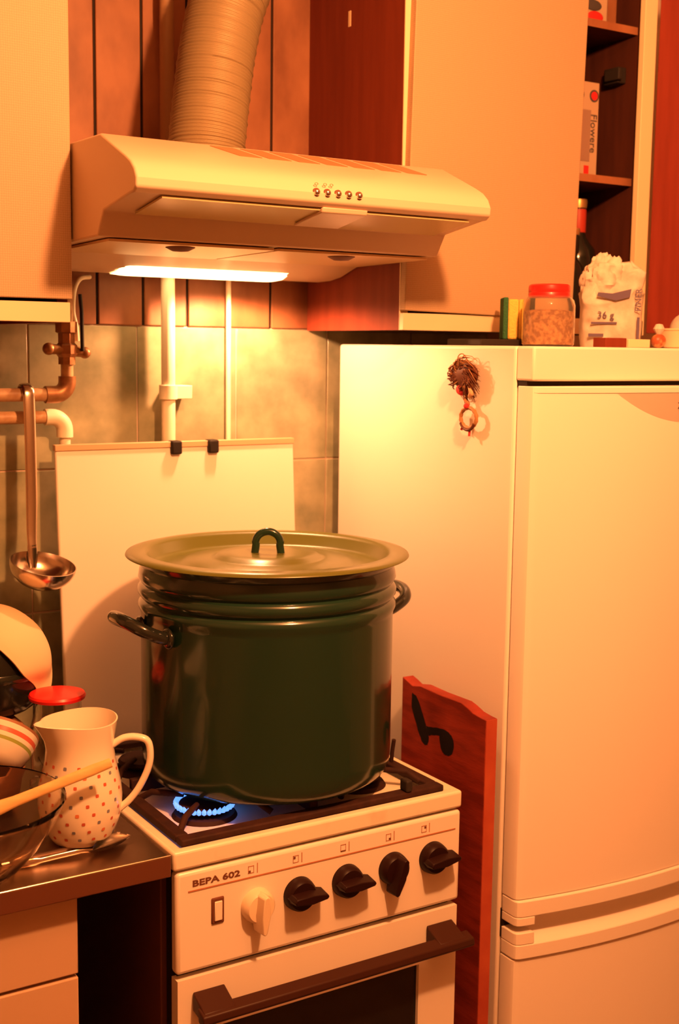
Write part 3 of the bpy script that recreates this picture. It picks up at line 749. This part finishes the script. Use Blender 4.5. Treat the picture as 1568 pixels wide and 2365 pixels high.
# glass mixing bowl
gb = thing('glass_bowl', 'large clear glass mixing bowl at the worktop front', 'bowl', (-.200, -.521, CZ))
bx, by = -.204, -.521
MB().lathe([(0, 0), (.062, 0), (.066, .003), (.085, .022), (.107, .052), (.125, .085), (.135, .112), (.1385, .121), (.1375, .124), (.1345, .122), (.129, .110), (.120, .084), (.102, .052), (.080, .024), (.062, .008), (0, .006)], (0, 0, 0), 64).xf(Matrix.Translation((bx, by, CZ)) @ Matrix.Diagonal((1, 1, .86, 1))).build('bowl_body', 'bowl_glass', gb)
# wooden spatula leaning on the bowl rim
sp = thing('wooden_spatula', 'pale wooden spatula resting across the glass bowl rim', 'spatula', (-.16, -.50, .88))
d0, d1 = Vector((-.262, -.520, .9055)), Vector((-.010, -.566, .9830))
pts = [d0.lerp(d1, i / 10) for i in range(11)]
MB().tube(pts, [.021, .023, .022, .016, .010, .0075, .007, .007, .0072, .0075, .0065], 12, flat=.42, up=(0, .3, 1)).build('spatula_body', 'wood_light', sp)
# spoon
spn = thing('table_spoon', 'steel spoon lying on the worktop in front of jug', 'spoon', (-.02, -.53, CZ))
rows = []
for i in range(15):
    t = i / 14; wd = .0235 * math.sin(PI * min(.97, .06 + .92 * t)) ** .7
    cx_ = -.030 + .062 * t
    row = []
    for j in range(11):
        s_ = -1 + 2 * j / 10
        dz = .013 * (s_ * s_) * (wd / .0235) + .0035 * (2 * t - 1) ** 2
        row.append((cx_ + .006 * s_, -.538 + .030 * t * .6 + wd * s_ * .9, CZ + .0014 + dz))
    rows.append(row)
b = MB(); b.quad_grid(rows); bmesh.ops.solidify(b.bm, geom=b.bm.faces[:], thickness=-.0009); b.build('spoon_bowl', 'steel', spn, ang=70)
MB().tube(smooth_path([(-.028, -.5375, CZ + .0055), (-.045, -.5385, CZ + .0085), (-.075, -.536, CZ + .0070), (-.115, -.532, CZ + .0040), (-.150, -.528, CZ + .0035)], 5), [.0028] * 6 + [.0036] * 8 + [.0058] * 7, 10, flat=.35, up=(0, 0, 1)).build('spoon_handle', 'steel', spn)
# brown wooden box with dark pot and cloth
bxx = thing('wooden_box', 'brown wooden box under the dark round pot', 'box', (-.13, -.15, CZ))
box('box_body', (-.33, -.031, -.235, -.07, CZ, .946), 'wood_box', bxx, .003)
box('box_cover', (-.335, -.026, -.240, -.065, .946, .954), 'wood_box', bxx, .002)
C0 = Vector((-.062, -.150, 1.030))
dp = thing('round_pot', 'dark shiny round pot on the wooden box at left edge', 'pot', (C0.x, C0.y, .954))
MB().lathe([(0, -.0755), (.045, -.0755), (.072, -.069), (.084, -.060), (.093, -.045), (.099, -.010), (.0975, .012), (.089, .042), (.070, .068), (.042, .085), (.012, .092), (0, .0925)], C0, 56).build('pot_body', 'bottle_dark', dp, ang=60)
MB().lathe([(.0995, -.010), (.1015, -.006), (.1015, 0), (.0992, .004)], C0, 56).build('pot_rim', 'black_enamel', dp)
rv = Vector((.85, -.53, 0)); cv = Vector((-.525, -.84, .13)).normalized(); uv = Vector((.07, .11, .99)).normalized()
F = [(-.55, .66), (-.25, .62), (.0, .58), (.25, .52), (.46, .36), (.64, .16), (.77, -.06), (.84, -.26), (.88, -.46)]
G = [(-.55, .72, -.45), (-.25, .84, -.5), (.05, .86, -.5), (.36, .80, -.48), (.66, .58, -.46), (.86, .32, -.42), (.97, .06, -.30), (1.0, -.20, -.16), (.99, -.44, -.04)]
rows = []
for i in range(len(F)):
    a, b_ = F[i]; c = math.sqrt(max(.0, 1 - a * a - b_ * b_)) if i < 7 else .30 - .12 * (i - 7)
    p0 = (rv * a + uv * b_ + cv * c); p1 = rv * G[i][0] + uv * G[i][1] + cv * G[i][2]
    row = []
    for j in range(9):
        q = p0.lerp(p1, j / 8).normalized() if i < 7 else p0.lerp(p1, j / 8)
        k = 1.065 + .010 * math.sin(j * 1.1 + i * .35) + .03 * (i / 8)
        row.append(C0 + Vector((q.x * .099 * k, q.y * .099 * k, q.z * .0935 * k)))
    rows.append(row)
fine = [smooth_path(r, 5) for r in rows]
cols = [smooth_path([r[k] for r in fine], 5) for k in range(len(fine[0]))]
nv_, nu_ = len(cols[0]), len(cols)
out_ = [[cols[u][v] for u in range(nu_)] for v in range(nv_)]
inn_ = [[C0 + (q - C0) * .965 for q in r] for r in out_]
b = MB()
A_ = b.quad_grid(out_); B_ = b.quad_grid([r[::-1] for r in inn_])
for v in range(nv_ - 1):
    b.bm.faces.new((A_[v][0], A_[v + 1][0], B_[v + 1][-1], B_[v][-1])); b.bm.faces.new((A_[v + 1][-1], A_[v][-1], B_[v][0], B_[v + 1][0]))
for u in range(nu_ - 1):
    b.bm.faces.new((A_[0][u + 1], A_[0][u], B_[0][nu_ - 1 - u], B_[0][nu_ - 2 - u])); b.bm.faces.new((A_[-1][u], A_[-1][u + 1], B_[-1][nu_ - 2 - u], B_[-1][nu_ - 1 - u]))
tag(b.build('tea_towel', 'cloth', ang=70), 'cream cloth draped over the dark round pot', 'towel')
# striped dish
lb_ = thing('brown_bowl', 'brown bowl half hidden under the striped dish', 'bowl', (-.093, -.30, CZ))
MB().lathe([(0, 0), (.030, 0), (.034, .004), (.046, .028), (.052, .066), (.049, .066), (.043, .030), (.031, .007), (0, .005)], (-.100, -.304, CZ), 40).build('bowl_body', 'wood_box', lb_)
sd = thing('striped_dish', 'white dish with red and green stripes left of the jug', 'dish', (-.098, -.30, CZ + .05))
M = Matrix.Translation((-.086, -.300, CZ + .108)) @ Matrix.Rotation(math.radians(32), 4, 'Y') @ Matrix.Rotation(math.radians(-30), 4, 'X')
def dish(z0, z1, r0, r1, nm, mt, th=.003):
    MB().lathe([(r0, z0), (r1, z1), (r1 - th, z1), (r0 - th, z0)], seg=48).xf(M).build(nm, mt, sd)
MB().lathe([(0, -.045), (.030, -.045), (.045, -.034), (.054, -.018), (.051, -.018), (.042, -.031), (.028, -.041), (0, -.041)], seg=48).xf(M).build('dish_body', 'porcelain', sd)
dish(-.018, -.013, .054, .0555, 'stripe', 'dish_stripe_green'); dish(-.013, -.007, .0555, .057, 'stripe', 'porcelain')
dish(-.007, 0, .057, .058, 'stripe', 'dish_stripe_red'); dish(0, .008, .058, .0595, 'stripe', 'porcelain'); dish(.008, .012, .0595, .060, 'dish_rim', 'wood_box')

# ------------------------------------------------------------------ on top of the fridge
TZ = FZ + .0003
j2 = thing('storage_jar', 'clear jar of grain with red screw lid on the fridge', 'jar', (.812, -.485, TZ))
jx, jy = .8115, -.485
MB().lathe([(0, 0), (.041, 0), (.044, .004), (.0445, .010), (.0445, .068), (.042, .077), (.036, .083), (.034, .086), (.0325, .086), (.0405, .075), (.043, .066), (.043, .006), (0, .003)], (jx, jy, TZ), 40).build('jar_body', 'clear_plastic', j2)
MB().lathe([(0, .0035), (.0424, .0035), (.0424, .058), (.030, .061), (.012, .059), (0, .060)], (jx, jy, TZ), 36).build('grain_fill', 'grain', j2)
MB().lathe([(0, .1035), (.031, .1035), (.0345, .101), (.0352, .096), (.0352, .091), (.0345, .0895), (.0352, .088), (.0352, .082), (.0335, .080), (0, .080)], (jx, jy, TZ), 40).build('jar_lid', 'red_plastic', j2)
tag(box('black_tray', (.700, .842, -.445, -.350, TZ, TZ + .011), 'rubber', None, .002), 'flat black tray under the sponges on the fridge', 'tray')
for (x0, gl, lb) in ((.7790, True, 'yellow sponge with dark green pad facing the stove'), (.8065, False, 'yellow sponge with dark green pad against the grain jar')):
    s_ = thing('dish_sponge', lb, 'sponge', (x0 + .013, -.40, TZ + .011), 'sponges on the fridge')
    SM = Matrix.Translation((.806, -.410, 0)) @ Matrix.Rotation(math.radians(-33), 4, 'Z') @ Matrix.Translation((-.806, .41, 0))
    ga, gb_ = (x0, x0 + .009) if gl else (x0 + .018, x0 + .0265)
    ya, yb = (x0 + .009, x0 + .027) if gl else (x0, x0 + .018)
    MB().box(ya, yb, -.430, -.380, TZ + .0112, TZ + .080).xf(SM).build('foam', 'sponge_yellow', s_, .003)
    lab(MB().box(ga, gb_, -.432, -.378, TZ + .0112, TZ + .083).xf(SM).build('scouring_pad', 'sponge_green', s_, .002), 'dark green scouring pad')
# paper bag
bag = thing('flour_bag', 'crumpled white paper flour bag with dark print on fridge', 'bag', (.985, -.455, TZ))
b = MB(); nx, ny, nz = 12, 8, 18
bw, bdp, bh = .050, .045, .150
BM_ = Matrix.Translation((.972, -.466, TZ)) @ Matrix.Rotation(math.radians(-38), 4, 'Z')
def bagpt(th, t):
    c, s_ = math.cos(th), math.sin(th)
    q = (abs(c) ** 4 + abs(s_) ** 4) ** -.25
    k = 1.0 - .05 * math.sin(PI * min(1, t * 1.5)) * -1
    if t > .72: k *= 1 - .55 * ((t - .72) / .28) ** 2
    x, y, z = bw * q * c * k, bdp * q * s_ * k, bh * t
    am = (.22 + .78 * max(0, min(1, (t - .42) * 4))) * min(1, t * 8)
    P3 = Vector((x, y, z))
    nv = noise.noise_vector(P3 * 26 + Vector((0, 0, 3))) * .008 * am + noise.noise_vector(P3 * 75) * .0045 * am
    nv += Vector((x, y, 0)).normalized() * (.5 - abs(noise.noise(P3 * 48 + Vector((5, 1, 2))))) * .010 * am
    return Vector((x, y, z)) + nv + Vector((.010 * max(0, t - .6) * 2.5, 0, 0))
rows = [[BM_ @ bagpt(2 * PI * k / 110, i / 64) for k in range(110)] for i in range(65)]
vv = b.quad_grid(rows, closed_u=True); b.bm.faces.new(vv[0][::-1]); b.bm.faces.new(vv[-1])
b.build('bag_body', 'paper', bag, ang=50)
b = MB()
rows = []
for i in range(33):
    a = PI * i / 32
    row = []
    for k in range(64):
        q = Vector((math.cos(2 * PI * k / 64) * math.sin(a), math.sin(2 * PI * k / 64) * math.sin(a), math.cos(a)))
        rr = 1 + .22 * noise.noise(q * 2.2) + .30 * (.35 - abs(noise.noise(q * 4.5 + Vector((3, 0, 1)))))
        row.append(BM_ @ Vector((-.014 + .040 * q.x * rr, -.014 + .031 * q.y * rr, .112 + .045 * q.z * rr)))
    rows.append(row)
b.quad_grid(rows, closed_u=True); bmesh.ops.remove_doubles(b.bm, verts=b.bm.verts[:], dist=1e-5)
b.build('folded_top', 'paper', bag, ang=50)
def bagM(face, x, z, off=.0050):   # face 0: broad face (-y local), 1: right face
    return BM_ @ Matrix.Translation((x, -bdp - off, z)) @ Matrix.Rotation(PI / 2, 4, 'X')
text('lettering', 'FINER', .0150, bagM(0, .046, .062) @ Matrix.Rotation(PI / 2, 4, 'Z'), 'paper_blue', bag, .0006)
text('lettering', '36 g', .0170, bagM(0, -.028, .050), 'paper_blue', bag, .0006)
for (x0, x1, z0, z1) in ((.040, .0445, .012, .052), (-.038, .006, .040, .0435), (-.042, -.016, .018, .0235), (-.010, .018, .012, .0165)):
    MB().box(x0, x1, z0, z1, -.0006, .0006).xf(bagM(0, 0, 0, .0048)).build('printed_bar', 'paper_blue', bag)
MB().prism([(-.030, .088), (.002, .080), (.026, .086), (.028, .100), (.020, .098), (-.004, .092), (-.028, .094)], 'z', -.0006, .0006).xf(bagM(0, 0, 0, .0090)).build('printed_band', 'paper_blue', bag)
tag(box('matchbox', (.868, .916, -.565, -.535, TZ, TZ + .0155), 'veneer', None, .0008), 'small dark red-brown box in front of the flour bag', 'box')
tag(box('matchbox', (.918, .968, -.568, -.535, TZ, TZ + .0140), 'cream_edge', None, .0008), 'small cream box in front of the flour bag', 'box')
cn = thing('wrapped_sweet', 'small brown wrapped sweet by the cream tub on fridge', 'sweet', (1.022, -.535, TZ))
MB().sphere((1.022, -.535, TZ + .0125), (.014, .012, .0122), 20, 12).build('sweet_body', 'candy', cn)
MB().lathe([(.003, 0), (.010, .012), (.006, .020), (0, .021)], (1.022, -.535, TZ + .021), 10).build('wrapper_twist', 'paper', cn, ang=20)
tb = thing('plastic_tub', 'cream plastic tub at the right end of fridge top', 'tub', (1.095, -.53, TZ))
MB().lathe([(0, 0), (.046, 0), (.050, .002), (.054, .031), (.0555, .0315), (.0555, .0345), (.0515, .0345), (.048, .004), (0, .003)], (1.097, -.53, TZ), 40).build('tub_body', 'tub_plastic', tb)
cp = thing('paper_bundle', 'white crumpled bundle sitting in the cream tub', 'bundle', (1.105, -.53, TZ + .003))
b = MB().sphere((1.108, -.525, TZ + .033), (.036, .034, .0295), 24, 16)
for v in b.bm.verts: v.co += noise.noise_vector(v.co * 40) * .004
b.build('bundle_body', 'paper', cp, ang=60)
MB().tube(arc((1.098, -.5575, TZ + .040), .019, PI * .55, PI * .95, 8), .0018, 6).build('dark_fold', 'print_dark', cp)
